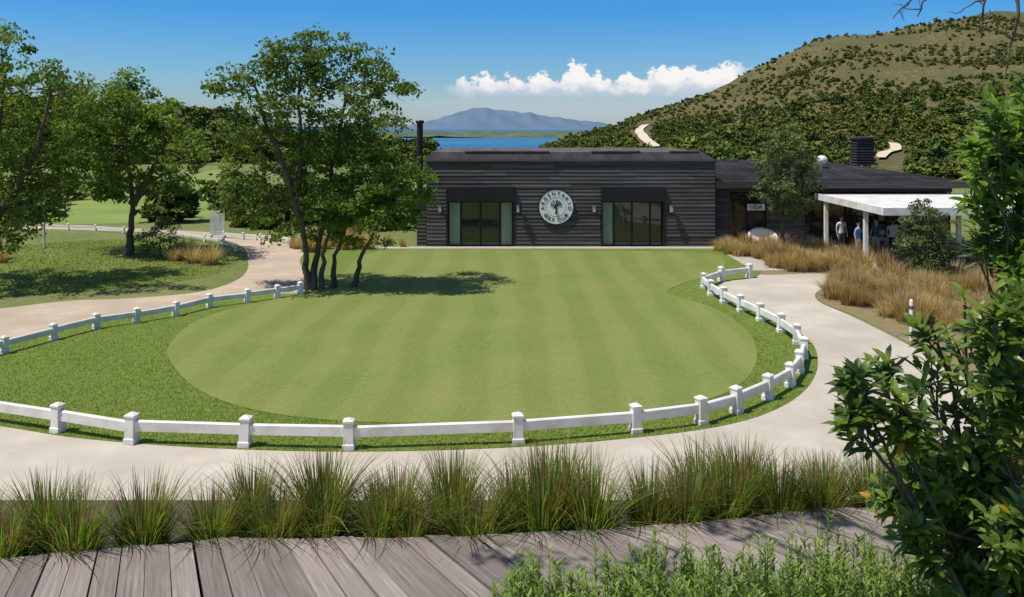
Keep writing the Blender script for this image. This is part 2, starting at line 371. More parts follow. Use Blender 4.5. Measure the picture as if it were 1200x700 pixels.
fence('white_rail_fence',[G(*p) for p in [(50,269),(80,270),(112,271),(145,274)]],.4,.5)
# ================= CLUBHOUSE =================
CB=empty('golf_clubhouse',(0,0,0))
BY=43.66; ppm=F/BY
def bx(px): return (px-600)/ppm
def bz(py,Y=BY): return H-(py-HY)*Y/F
X0,X1,ZT=bx(500),bx(838),bz(190)
def siding(panels,Y,bw=.19,name='siding',side=None):
    V=[];Fa=[];rn=[]
    for (x0,x1,z0,z1) in panels:
        z=z0
        while z<z1-.01:
            zt=min(z+bw,z1); x=x0
            while x<x1-.01:
                xe=min(x+R.uniform(2.2,4.5),x1)
                if x1-xe<.6: xe=x1
                b=len(V); a=.035+R.uniform(0,.012)
                for (yy_,zz) in ((0,z),(-a,z),(-.008,zt)):
                    for xx in (x+.003,xe-.003):
                        V.append((xx,Y+yy_,zz) if side is None else (side[0]+side[1]*yy_,xx,zz))
                Fa+= [(b,b+1,b+3,b+2),(b+2,b+3,b+5,b+4)]; rr=R.uniform(0,1); rn+=[rr*.3,rr]
                x=xe
            z=zt
    nobj(name,npmesh(name,V,Fa,m_sid,rn),CB)
doors=[(bx(523),bx(603),bz(219)),(bx(704),bx(779),bz(219))]
pan=[]; zt=doors[0][2]
xsr=[X0,doors[0][0],doors[0][1],doors[1][0],doors[1][1],X1]
pan+= [(X0,X1,zt,ZT),(xsr[0],xsr[1],0,zt),(xsr[2],xsr[3],0,zt),(xsr[4],xsr[5],0,zt)]
siding(pan,BY); 
siding([(BY,BY+14,0,ZT)],0,side=(X0,1),name='siding_left'); siding([(BY,BY+14,0,ZT)],0,side=(X1,-1),name='siding_right')
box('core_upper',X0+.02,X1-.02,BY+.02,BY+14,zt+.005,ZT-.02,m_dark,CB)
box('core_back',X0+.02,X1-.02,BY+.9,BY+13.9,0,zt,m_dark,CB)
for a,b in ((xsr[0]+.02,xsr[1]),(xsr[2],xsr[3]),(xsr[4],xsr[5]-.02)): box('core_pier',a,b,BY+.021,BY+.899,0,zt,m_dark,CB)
for i in range(5):
    y0=BY-.10+i*.52; z0=ZT+.0+i*.085; 
    box('roof_slat',X0-.12+.03*i+(.05*R.random()),X1+.08-.05*i,y0,y0+ (.62 if i<4 else 9.5),z0,z0+.10,m_grey if i>0 else m_sid,CB,.01)
for i in range(9):
    xx=X0+R.uniform(.5,14); box('roof_cap_board',xx,xx+R.uniform(.8,2.2),BY+1.6+R.uniform(0,.3),BY+2.2,ZT+.44,ZT+.50+R.uniform(0,.02),m_grey,CB)
for di,(a,b,zt_) in enumerate(doors):
    box('door_canopy_box',a,b,BY-.16,BY+.25,bz(236),zt_,m_black,CB,.01)
    fz=bz(236); yb=BY+.3
    for f0,f1 in ((a,a+.08),(b-.08,b)): box('door_jamb',f0,f1,BY-.07,yb+.06,0,fz,m_black,CB)
    wd=b-a-.16; edges=[a+.08,a+.08+wd*.2,a+.08+wd*.5,a+.08+wd*.8,b-.08]
    for i in range(4):
        box('glass_pane',edges[i]+.05,edges[i+1]-.05,yb+.03,yb+.04,.09,fz-.09,m_glass,CB)
        for q0,q1,r0_,r1_ in ((edges[i],edges[i]+.05,0,fz),(edges[i+1]-.05,edges[i+1],0,fz)): box('door_stile',q0,q1,yb,yb+.06,r0_,r1_,m_black,CB)
        box('door_rail',edges[i]+.05,edges[i+1]-.05,yb,yb+.06,0,.09,m_black,CB); box('door_rail',edges[i]+.05,edges[i+1]-.05,yb,yb+.06,fz-.09,fz,m_black,CB)
    for i in ((0,3) if di==0 else (0,)):
        n_=24; xs_=np.linspace(edges[i]+.07,edges[i+1]-.07,n_); V=[];Fa=[]
        for j,q in enumerate(xs_):
            yo=yb+.012+.012*math.sin(j*1.9); V+=[(q,yo,.1),(q,yo,fz-.1)]
        Fa=[(2*j,2*j+2,2*j+3,2*j+1) for j in range(n_-1)]
        nobj('curtain',npmesh('curtain',V,Fa,m_curt,smooth=True),CB)
    for s_ in (-.06,.06): box('door_handle',edges[2]+s_-.012,edges[2]+s_+.012,yb-.06,yb-.03,.85,1.25,m_grey,CB)
for px in (516,607,696,786):
    xx=bx(px); L=empty('wall_lamp',(xx,BY-.05,bz(244))); 
    for (n_,a,b,c,d,e,f_,m) in (('backplate',-.05,.05,-.02,.02,-.2,.2,m_black),('arm',-.02,.02,-.12,-.02,.05,.09,m_black),('cap',-.1,.1,-.28,-.08,.2,.24,m_black),('base',-.08,.08,-.26,-.10,-.22,-.19,m_black),('shade',-.07,.07,-.25,-.11,-.19,.2,m_pave)):
        box(n_,a,b,c,d,e,f_,m,L)
SG=empty('round_sign',(bx(651.5),BY-.1,bz(242.5))); 
def disc(name,r,y0,y1,mat,parent,rin=0,n=64):
    V=[];Fa=[]
    for i in range(n):
        c,s=math.cos(2*math.pi*i/n),math.sin(2*math.pi*i/n)
        V+=[(r*c,y0,r*s),(r*c,y1,r*s),(rin*c,y0,rin*s),(rin*c,y1,rin*s)]
    for i in range(n):
        j=(i+1)%n; Fa+=[(4*i,4*j,4*j+1,4*i+1),(4*i+2,4*j+2,4*j,4*i)]
        if rin>0: Fa.append((4*i+2,4*i+3,4*j+3,4*j+2))
    return nobj(name,npmesh(name,V,Fa,mat),parent)
m_sign=nm('sign_enamel',(.78,.78,.76),(.84,.84,.82),4,.5)
disc('disc',.87,0,.05,m_sign,SG); disc('rim',.92,-.012,.05,m_black,SG,.872); disc('inner_ring',.50,-.006,.0,m_black,SG,.488)
def text(body,size,mat,parent,mtx,ext=.004):
    c=bpy.data.curves.new('lettering','FONT'); c.body=body; c.size=size; c.align_x='CENTER'; c.align_y='CENTER'; c.extrude=ext; c.materials.append(mat); c.offset=.003
    o=bpy.data.objects.new('lettering',c); link(o,parent); o.matrix_local=mtx; return o
RXm=Matrix.Rotation(math.pi/2,4,'X')
def ring(txt,a0,a1,flip=False):
    for i,ch in enumerate(txt):
        a=math.radians(a0+(a1-a0)*i/(len(txt)-1))
        if ch==' ': continue
        M=Matrix.Rotation(a,4,'Y')@Matrix.Translation((0,-.01,.68))@Matrix.Rotation(math.pi if flip else 0,4,'Y')@RXm
        text(ch,.25,m_black,SG,M)
ring('ARGENTARIO',-95,95); ring('GOLF CLUB',232,128,True)
tb=TB(); tb.tube([(0,-.012,-.36),(.02,-.012,-.1),(-.01,-.012,.1)],[.05,.035,.02],6)
for i in range(16):
    a=math.radians(-80+160*i/15+R.normal(0,4)); L_=.33*R.uniform(.8,1.1); tb.tube([(0,-.012,-.12+.01*i),(math.sin(a)*L_*.55,-.012,.02+math.cos(a)*L_*.6-.02),(math.sin(a)*L_,-.012,.03+math.cos(a)*L_)],[.012,.009,.015],4)
nobj('tree_emblem',tb.mesh('tree_emblem',m_black),SG)
siding([(bx(487),X0-.05,0,2.3)],BY+.5,name='siding_leanto'); box('leanto_core',bx(487),X0-.05,BY+.52,BY+5,0,2.28,m_dark,CB)
box('leanto_roof',bx(486),X0-.06,BY+.4,BY+5.1,2.3,2.4,m_grey,CB)
tb=TB(); tb.tube([(-4.95,BY+2.2,0),(-4.95,BY+2.2,3),(-4.95,BY+2.2,6.35)],[.17,.17,.17],14); tb.tube([(-4.95,BY+2.2,6.35),(-4.95,BY+2.2,6.37),(-4.95,BY+2.2,6.5),(-4.95,BY+2.2,6.52)],[.17,.23,.23,.02],14)
nobj('flue_pipe',tb.mesh('flue_pipe',m_black),CB)
box('paving_slab',bx(425),bx(842),BY-.75,BY-.041,0,.05,m_pave,CB,.01)
WX0,WX1,WY=X1+.05,23.0,44.6; WZ=3.2
siding([(WX0,WX0+.9,0,WZ),(13.3,15.3,0,WZ),(WX0+.9,13.3,2.75,WZ),(15.3,WX1,2.75,WZ)],WY,name='siding_wing')
box('wing_core',WX0,WX1,WY+.5,WY+8,0,WZ,m_dark,CB); box('wing_pier',WX0,WX0+.9,WY+.02,WY+.5,0,WZ-.01,m_dark,CB); box('wing_pier',13.3,15.3,WY+.02,WY+.5,0,WZ-.01,m_dark,CB)
for x0_,x1_,nn in ((WX0+.9,13.3,2),(15.3,WX1,7)):
    e=np.linspace(x0_,x1_,nn+1)
    for i in range(nn):
        box('wing_glass',e[i]+.06,e[i+1]-.06,WY+.2,WY+.21,.05,2.7,m_glass,CB)
        box('wing_mullion',e[i]-.0,e[i]+.06,WY+.15,WY+.25,0,2.75,m_black,CB); box('wing_mullion',e[i+1]-.06,e[i+1],WY+.15,WY+.25,0,2.75,m_black,CB)
V=[];Fa=[];rn=[]
nS=26
for i in range(nS):
    t=i/nS; y0=WY-.9+t*9.5; y1=y0+9.5/nS-.02; z0=3.22+t*.85; xr=24.0-t*5.5; xa=WX0-.02
    for (xa_,xb_) in ((xa,xa+(xr-xa)*.37),(xa+(xr-xa)*.37+.01,xa+(xr-xa)*.71),(xa+(xr-xa)*.71+.01,xr)):
        b=len(V); dz=R.uniform(0,.03)
        V+=[(xa_,y0,z0),(xb_,y0,z0),(xb_,y1,z0),(xa_,y1,z0),(xa_,y0,z0+.08+dz),(xb_,y0,z0+.08+dz),(xb_,y1,z0+.05+dz),(xa_,y1,z0+.05+dz)]
        q=[(0,3,2,1),(4,5,6,7),(0,1,5,4),(1,2,6,5),(2,3,7,6),(3,0,4,7)]; Fa+=[tuple(b+c for c in f) for f in q]; rn+=[R.uniform(0,1)]*6
nobj('wing_roof_slats',npmesh('wing_roof_slats',V,Fa,m_grey,rn),CB)
box('wing_fascia',WX0,24.05,WY-.95,WY-.905,3.02,3.36,m_sid,CB)
for (a,b,y0,zb,zt_) in ((1004,1026,50.5,3.9,5.55),):
    xa,xb=(a-600)*y0/F,(b-600)*y0/F
    box('vent_core',xa+.06,xb-.06,y0+.06,y0+1.0,zb,zt_-.1,m_dark,CB)
    for z in np.arange(zb,zt_-.05,.16): box('vent_louvre',xa,xb,y0,y0+1.06,z,z+.07,m_sid,CB)
    box('vent_cap',xa-.08,xb+.08,y0-.08,y0+1.14,zt_-.05,zt_+.02,m_grey,CB)
bpy.ops.mesh.primitive_uv_sphere_add(segments=24,ring_count=12,radius=.33,location=(17.9,49.3,4.25)); o=bpy.context.object; o.name='roof_dome'; o.scale=(1,1,.8); o.data.materials.append(m_white); o.parent=CB
for p in o.data.polygons: p.use_smooth=True
box('wall_sign_board',bx(881),bx(902),WY-.12,WY-.06,bz(248.5),bz(241),m_white,CB)
text('UGA',.30,m_black,CB,Matrix.Translation((bx(891.5),WY-.13,bz(244.7)))@RXm)
box('terrace_floor',WX0-.1,26,36.5,WY-.05,0,.03,m_pave,CB)
CN=empty('white_pergola',(0,0,0))
box('canopy_top',15.75,24.5,36.2,44.3,2.62,2.70,m_white,CN,.01)
for (a,b,c,d) in ((15.7,24.55,36.1,36.2),(15.7,15.75,36.2,44.3),(24.5,24.55,36.2,44.3)): box('canopy_fascia',a,b,c,d,2.42,2.74,m_white,CN)
for y in np.arange(36.8,44.2,.7): box('rafter',15.76,24.49,y,y+.07,2.48,2.615,m_white,CN)
for xx,yy_ in ((15.9,43.2),(16.0,38.6),(19.8,43.2),(20.2,38.6),(24,43.2),(24.2,37)): box('pergola_post',xx-.09,xx+.09,yy_-.09,yy_+.09,.03,2.475,m_white,CN,.01)
# ================= FURNITURE =================
m_wood=nm('furniture_wood',(.09,.06,.04),(.16,.11,.07),6,.6,stretch=(1,1,.2))
m_cush=nm('seat_cushion',(.5,.47,.42),(.6,.57,.5),5,.9)
def tablef(x,y):
    E=empty('terrace_table',(x,y,.03)); box('top',-.45,.45,-.45,.45,.71,.75,m_wood,E,.01)
    for a in (-.38,.38):
        for b in (-.38,.38): box('leg',a-.03,a+.03,b-.03,b+.03,0,.71,m_wood,E)
def chair(x,y,rot,m=None):
    m=m or m_wood; E=empty('terrace_chair',(x,y,.03)); E.rotation_euler=(0,0,rot)
    box('seat',-.24,.24,-.24,.24,.42,.46,m,E,.01); box('cushion',-.22,.22,-.22,.22,.461,.51,m_cush,E,.015)
    for a in (-.22,.22):
        for b in (-.22,.22): box('leg',a-.02,a+.02,b-.02,b+.02,0,.42 if b<0 else .9,m,E)
        box('armrest',a-.025,a+.025,-.24,.19,.64,.67,m,E)
    for z in (.58,.7,.82): box('back_slat',-.2,.2,.205,.235,z,z+.07,m,E)
for ti,(tx,ty) in enumerate(((18.2,39.2),(20.6,41.0),(21.0,38.2),(18.6,42.4),(22.8,39.8))):
    tablef(tx,ty)
    for a in range(4): 
        an=a*math.pi/2+.1; chair(tx-math.sin(an)*.75*-1,ty+math.cos(an)*.75,-an,m_white if ti%2 else m_wood)
RC=empty('shell_lounge_chair',(*G(893,289),0.0)); V=[];Fa=[];nr,na=8,28
for i in range(nr+1):
    r=.78*i/nr
    for j in range(na):
        a=2*math.pi*j/na; V.append((r*math.cos(a),r*math.sin(a)*.85,.28*(i/nr)**2))
for i in range(nr):
    for j in range(na): Fa.append((i*na+j,i*na+(j+1)%na,(i+1)*na+(j+1)%na,(i+1)*na+j))
o=nobj('shell',npmesh('shell',V,Fa,m_white,smooth=True),RC); o.location=(0,0,.3); o.rotation_euler=(math.radians(38),0.05,0)
sm=o.modifiers.new('s','SOLIDIFY'); sm.thickness=.04
tb=TB()
for a in (-.35,.35):
    for b in (-.3,.3): tb.tube([(a,b,0),(a*.5,b*.5,.32)],[.02,.02],6)
nobj('legs',tb.mesh('legs',m_black),RC)
# bicycle leaning by the wing wall
BK=empty('bicycle',((940-600)*43.2/F,43.2,.03)); BK.rotation_euler=(0,0,.25); tb=TB()
for cx in (-.5,.5):
    a=np.linspace(0,2*np.pi,25); tb.tube(np.stack([cx+.33*np.cos(a),0*a,.34+.33*np.sin(a)],1),np.full(25,.02),6)
    for q in range(8): tb.tube([(cx,0,.34),(cx+.32*math.cos(q*.785),0,.34+.32*math.sin(q*.785))],[.004,.004],4)
for p,q in (((-.5,0,.34),(-.15,0,.34)),((-.15,0,.34),(-.28,0,.85)),((-.28,0,.8),(.33,0,.82)),((-.15,0,.34),(.35,0,.72)),((.5,0,.34),(.32,0,.95)),((-.5,0,.34),(-.27,0,.76)),((.3,-.25,.98),(.3,.25,.98))): tb.tube([p,q],[.018,.018],6)
tb.tube([(-.4,0,.88),(-.28,0,.9),(-.16,0,.88)],[.05,.06,.02],6); nobj('frame_and_wheels',tb.mesh('frame_and_wheels',m_black),BK)
x,y=G(255,279); SB=empty('notice_board',(x,y,0))
box('panel',-.40,.40,-.03,.03,.15,1.5,m_white,SB,.01); box('print',-.22,.2,-.036,-.031,.5,1.2,nm('board_print',(.45,.42,.3),(.75,.75,.72),4,.7),SB)
for a in (-.37,.37): box('foot',a-.04,a+.04,-.2,.2,0,.15,m_white,SB)
x,y=G(1068,399); MB=empty('marker_post',(x,y,0)); tb=TB(); tb.tube([(0,0,0),(0,0,.6),(0,0,1.1),(0,0,1.17),(0,0,1.2)],[.055,.055,.055,.045,.005],14); nobj('shaft',tb.mesh('shaft',m_white),MB)
tb=TB(); tb.tube([(0,0,.9),(0,0,.95),(0,0,1.0)],[.0565,.0565,.0565],14); nobj('band',tb.mesh('band',m_grey),MB)
x,y=G(52,291); LPt=empty('lamp_post',(x,y,0)); tb=TB(); tb.tube([(0,0,0),(0,0,.1),(0,0,.12),(0,0,2.0)],[.09,.09,.045,.04],10); tb.tube([(0,0,2.0),(0,0,2.02),(0,0,2.3),(0,0,2.34)],[.05,.07,.07,.02],12); nobj('pole',tb.mesh('pole',nm('grey_metal',(.2,.2,.2),(.28,.28,.28),5,.4)),LPt)
# ================= PEOPLE =================
m_skin=nm('skin',(.45,.27,.19),(.5,.3,.21),8,.55); m_hair=nm('hair',(.03,.02,.015),(.06,.04,.025),20,.7)
def person(loc,rot,top,bot,arm=0):
    J=[(0,0,.95),(0,0,1.1),(0,0,1.3),(0,0,1.45),(0,-.005,1.53),(0,-.015,1.61),(0,-.01,1.68),(0,.0,1.745)]; r=[.14,.13,.155,.08,.055,.075,.095,.07]; E=[(i,i+1) for i in range(7)]
    def a(p,rad,pr): J.append(p);r.append(rad);E.append((pr,len(J)-1));return len(J)-1
    for s in (-1,1):
        sh=a((s*.19,0,1.41),.06,2)
        if arm and s>0: el_=a((s*.27,-.05,1.16),.043,sh); wr=a((s*.2,-.28,1.2),.028,el_); pa=a((s*.18,-.35,1.23),.03,wr); dr=np.array([-.03,-.06,.02])
        else: el_=a((s*.25,.03,1.14),.043,sh); wr=a((s*.27,-.05,.9),.028,el_); pa=a((s*.27,-.07,.83),.03,wr); dr=np.array([0,-.02,-.07])
        for f in range(4):
            p=np.array(J[pa]); of=np.array([0,(f-1.5)*.02,0]) if not(arm and s>0) else np.array([(f-1.5)*.02,0,0])
            k1=a(tuple(p+of+dr*.5),.010,pa); k2=a(tuple(p+of+dr*(1.0+.1*(f in(1,2)))),.009,k1); a(tuple(p+of+dr*1.4+np.array([0,-.012,0])),.007,k2)
        t1=a(tuple(np.array(J[pa])+np.array([-s*.02,-.035,-.01])),.011,pa); a(tuple(np.array(J[pa])+np.array([-s*.03,-.055,-.035])),.009,t1)
        hp=a((s*.1,0,.88),.095,0); kn=a((s*.11,-.02,.5),.065,hp); an=a((s*.11,.02,.09),.042,kn); a((s*.12,-.16,.045),.042,an)
    a((0,-.11,1.655),.016,6)
    me=bpy.data.meshes.new('figure'); me.from_pydata([tuple(map(float,j)) for j in J],E,[]); o=bpy.data.objects.new('tmp',me); link(o)
    o.modifiers.new('k','SKIN'); sb=o.modifiers.new('s','SUBSURF'); sb.levels=2; sb.render_levels=2
    for i,v_ in enumerate(me.skin_vertices[0].data): v_.radius=(r[i],r[i]*(.72 if i in(0,1,2) else 1)); v_.use_root=(i==0)
    dg=bpy.context.evaluated_depsgraph_get(); m2=bpy.data.meshes.new_from_object(o.evaluated_get(dg)); bpy.data.objects.remove(o)
    for m in (top,bot,m_skin,m_hair,m_black): m2.materials.append(m)
    for p in m2.polygons:
        c=p.center; p.use_smooth=True
        if c.z>1.66 and (c.y>-.06 or c.z>1.73) or (c.z>1.55 and c.y>.03): p.material_index=3
        elif c.z>1.47: p.material_index=2
        elif abs(c.x)>.17 and c.z<1.25 : p.material_index=2
        elif c.z>.93: p.material_index=0
        elif c.z>.1: p.material_index=1
        else: p.material_index=4
    Ep=empty('person',loc); Ep.rotation_euler=(0,0,rot); nobj('body',m2,Ep)
    for s in (-1,1):
        e=TB(); e.tube([(s*.033,-.098,1.675),(s*.033,-.108,1.675)],[.010,.004],6); nobj('eye',e.mesh('eye',m_black),Ep)
        e=TB(); e.tube([(s*.09,0,1.63),(s*.1,.005,1.66),(s*.093,0,1.685)],[.01,.018,.01],6); nobj('ear',e.mesh('ear',m_skin),Ep)
    e=TB(); e.tube([(-.025,-.085,1.615),(0,-.095,1.612),(.025,-.085,1.615)],[.004,.006,.004],5); nobj('mouth',e.mesh('mouth',nm('lips',(.3,.1,.09),(.3,.1,.09))),Ep)
def cloth(n,c): return nm(n,tuple(q*.9 for q in c),c,12,.9)
person(((1006-600)*39.6/F,39.6,.03),.6,cloth('blue_shirt',(.16,.38,.62)),cloth('white_trousers',(.6,.6,.58)),1)
person(((1027-600)*40.4/F,40.4,.03),-.7,cloth('navy_shirt',(.05,.09,.2)),cloth('beige_trousers',(.42,.35,.25)))
person(((1046-600)*40.4/F,40.4,.03),2.4,cloth('white_shirt',(.65,.65,.65)),cloth('dark_trousers',(.03,.03,.04)))
person(((986-600)*42.0/F,42.0,.03),.2,cloth('white_polo',(.65,.65,.62)),cloth('grey_trousers',(.12,.12,.13)))
# ================= TREES =================
lm_oak=leafmat('oak_leaves',(.04,.072,.012),(.11,.165,.027),(.21,.275,.055),.40)
lm_olive=leafmat('grey_green_leaves',(.05,.08,.025),(.13,.17,.06),(.21,.26,.105),.38)
def bl(L,Y,dy=1.0,sq=.8):
    o=[]
    for (px,py,r) in L:
        yy=Y+R.uniform(-dy,dy); rr=r*yy/F; o.append((W(px,py,yy),(rr,rr,rr*sq)))
    return o
Y=32.3
t1=[(345,72,44),(302,92,42),(268,104,24),(392,72,42),(432,92,42),(462,104,28),(350,122,50),(300,140,42),(405,128,44),(446,140,30),(330,178,48),(385,170,44),(290,205,36),(268,165,24),(345,222,40),(300,240,32),(420,170,32),(372,52,24),(318,60,22),(275,230,22),(325,265,24)]
tree('oak_tree',[[W(362,343,Y)*[1,1,0]+[0,0,0],W(358,300,Y),W(352,250,Y),W(352,190,Y),W(350,120,Y),W(352,80,Y)],[W(366,342,Y)*[1,1,0],W(372,290,Y+.3),W(385,220,Y+.5),W(400,150,Y+.8),W(405,100,Y+.7)],[W(352,255,Y),W(330,190,Y-.3),W(305,130,Y-.5),W(298,100,Y-.6)]],bl(t1,Y,1.7),lm_oak,dens=18,lpc=48,leaf=.17,cr=.42,r0=.12)
t2=[(398,205,38),(440,198,38),(476,212,34),(496,232,18),(425,235,40),(470,248,32),(392,250,34),(440,268,26),(368,262,24),(492,205,16),(410,278,18),(375,225,26),(455,222,34)]
tree('oak_tree',[[W(376,342,Y)*[1,1,0],W(378,300,Y),W(388,260,Y),W(400,215,Y)],[W(390,338,Y+.4)*[1,1,0],W(392,300,Y+.4),W(410,260,Y+.5),W(430,215,Y+.4)],[W(414,338,Y+.6)*[1,1,0],W(425,300,Y+.5),W(445,255,Y+.4),W(470,225,Y+.3)]],bl(t2,Y+.2,1.1),leafmat('young_oak_leaves',(.045,.09,.012),(.13,.21,.03),(.24,.33,.06),.42),dens=21,lpc=50,leaf=.165,cr=.38,r0=.095)
Y=40.8
t3=[(150,128,40),(112,118,36),(84,140,32),(192,158,38),(212,185,28),(130,170,44),(165,200,36),(102,190,36),(228,165,18),(72,175,26),(128,215,28),(190,130,24),(150,98,20),(205,210,20),(170,150,34),(95,160,30)]
tree('oak_tree',[[W(152,302,Y)*[1,1,0],W(153,270,Y),W(156,235,Y),W(150,190,Y),W(148,140,Y)],[W(155,240,Y),W(175,205,Y),W(195,165,Y)]],bl(t3,Y,1.8),leafmat('bright_oak_leaves',(.05,.10,.014),(.145,.22,.034),(.25,.33,.07),.42),dens=16,lpc=46,leaf=.21,cr=.5,r0=.17)
Y=33
t4=[(8,48,28),(-20,90,50),(40,108,44),(10,140,52),(55,165,44),(-30,190,60),(20,205,46),(70,205,28),(40,240,38),(-10,258,40),(-90,120,60),(-90,220,60),(82,128,26),(100,100,18),(15,275,24),(64,88,20)]
tree('oak_tree',[[W(-20,340,Y)*[1,1,0],W(-15,290,Y),W(-12,230,Y),W(0,160,Y),W(5,80,Y)],[W(-15,270,Y),W(20,220,Y),W(45,170,Y),W(60,110,Y)]],bl(t4,Y,2.0),leafmat('pale_oak_leaves',(.045,.085,.012),(.13,.195,.03),(.24,.31,.065),.42),dens=17,lpc=46,leaf=.18,cr=.45,r0=.15)  # leaf colour slightly paler than oak_leaves
Y=40.3
t5=[(918,172,24),(905,195,24),(935,192,24),(915,218,26),(945,215,18),(898,225,16),(920,245,20),(938,240,14),(902,165,14),(922,155,12)]
tree('olive_tree',[[W(917,303,Y)*[1,1,0],W(918,270,Y),W(915,235,Y),W(918,190,Y)]],bl(t5,Y,.6),lm_olive,dens=36,lpc=55,leaf=.14,cr=.3,r0=.08)
Y=33.2
t6=[(1085,250,18),(1072,268,20),(1098,268,22),(1080,290,26),(1105,292,20),(1062,292,16),(1086,312,22),(1108,315,12),(1082,236,8)]
tree('olive_tree',[[W(1085,338,Y)*[1,1,0],W(1086,315,Y),W(1083,285,Y),W(1086,255,Y)]],bl(t6,Y,.4),lm_olive,dens=60,lpc=50,leaf=.11,cr=.24,r0=.05)
# merged scrub and woodland (each mass is one mesh)
def bushtpl(n=6,lpc=40,leaf=.24,dens=16,cr=.24):
    b=[]
    for i in range(n): 
        a=R.uniform(0,6.28); q=R.uniform(0,.62); b.append(((q*math.cos(a),q*math.sin(a),.45+R.uniform(-.15,.35)),(.42,.42,.38)))
    V,Fa,rn=crown(b,dens,lpc,leaf,cr); V[:,2]=np.maximum(V[:,2],-.1); return V,Fa,rn
def mscatter(name,pts,tpl,s0,s1,zf,mat,hs=1.0,sh=True,sk=.1):
    Vs=[];Fs=[];Rs=[];n=0
    for (x,y) in pts:
        V,Fa,rn=tpl[R.integers(len(tpl))]; s=R.uniform(s0,s1)*R.uniform(.7,1.3); a=R.uniform(0,6.28); c_,s_=math.cos(a)*s,math.sin(a)*s
        Q=np.stack([V[:,0]*c_-V[:,1]*s_+x,V[:,0]*s_+V[:,1]*c_+y,V[:,2]*s*R.uniform(.75,1.15)*hs+float(zf(x,y))-sk*s],1)
        Vs.append(Q);Fs.append(Fa+n);n+=len(V);Rs.append(np.clip(rn*.8+R.uniform(-.2,.4),0,1) if sh else rn)
    nobj(name,npmesh(name,np.vstack(Vs),np.vstack(Fs),mat,np.concatenate(Rs)))
lm_scrub=leafmat('scrub_leaves',(.035,.06,.016),(.085,.12,.032),(.155,.18,.06),.2,inst=True)
lm_wood=leafmat('woodland_leaves',(.035,.065,.016),(.09,.14,.034),(.165,.22,.065),.28,inst=True)
sm_t=[bushtpl(2,13,.6,5,.28) for _ in range(8)]; wm_t=[bushtpl(6,26,.27,18,.22) for _ in range(5)]
T1=[(768,174),(760,168),(753,161),(749,154),(756,148)]; T2=[(1030,188),(1038,181),(1050,177),(1046,170)]
trk=[hit(a,b,hz) for a,b in T1+T2]
def clear(x,y): 
    for a,b in trk:
        if abs(x/y-a/b)<.012 and b-55<y<b+8: return False
    return True
pts=[]
while len(pts)<8400:
    y=R.uniform(100,345); x=R.uniform(-.02,.75)*y; zz_=hz(x,y)
    if zz_<gz(x,y)-.3 or not clear(x,y): continue
    patch=np.sin(x*.085+y*.03+3)*np.sin(y*.055-x*.02)+.5*np.sin(x*.21+y*.17)
    if patch+R.normal(0,.4)>-.25+.018*max(0,zz_-16): pts.append((x,y))
mscatter('hillside_scrub',pts,sm_t,.3,1.3,hz,lm_scrub)
pts=[]
while len(pts)<700:
    y=R.uniform(92,245); x=R.uniform(.07,.72)*y; z=hz(x,y)
    if z<17*R.uniform(.2,1.2) and clear(x,y): pts.append((x,y))
mscatter('hillside_woodland',pts,wm_t,1.3,2.6,lambda x,y:max(hz(x,y),gz(x,y)),lm_wood)
pts=[(R.uniform(-.62,-.1)*y,y) for y in R.uniform(138,268,560)]
pts=[p for p in pts if lz(*p)>-6]
mscatter('left_woodland',pts,wm_t,2.0,3.9,lambda x,y:max(lz(x,y),gz(x,y)),lm_wood)
pts=[(R.uniform(-.22,.16)*y,y) for y in R.uniform(85,240,300)]
mscatter('valley_woodland',pts,wm_t,1.0,1.6,gz,lm_wood,.85)
pts=[]
for (a,b,c,d,n) in ((60,130,228,236,10),(0,60,240,262,14),(250,300,218,262,22),(280,350,225,268,26),(350,500,240,272,26),(190,215,245,262,6)):
    for _ in range(n): pts.append(G(R.uniform(a,b),R.uniform(c,d)))
mscatter('fairway_bushes',pts,wm_t,1.0,2.0,gz,lm_wood)
m_tr=nm('chalk_track',(.52,.44,.33),(.62,.54,.42),.5,.9)
def track(name,pl,wd):
    P=spline([hit(a,b,hz) for a,b in pl],False,5); V=[];
    for i,p in enumerate(P):
        t=P[min(i+1,len(P)-1)]-P[max(i-1,0)]; t/=np.linalg.norm(t)+1e-9; nrm=np.array([-t[1],t[0]])
        for s in (-1,1): q=p+nrm*s*wd; V.append((q[0],q[1],max(hz(*q),hz(*p))+.4))
    nobj(name,npmesh(name,V,[(2*i,2*i+1,2*i+3,2*i+2) for i in range(len(P)-1)],m_tr))
track('hill_track',T1,1.3); track('hill_track',T2,.9)
lm_gold=leafmat('golden_grass_blades',(.26,.175,.08),(.47,.35,.17),(.64,.52,.30),.35)
lm_orn=leafmat('ornamental_grass_blades',(.07,.115,.016),(.18,.265,.04),(.33,.40,.10),.42,tip=(.26,.10,.085))
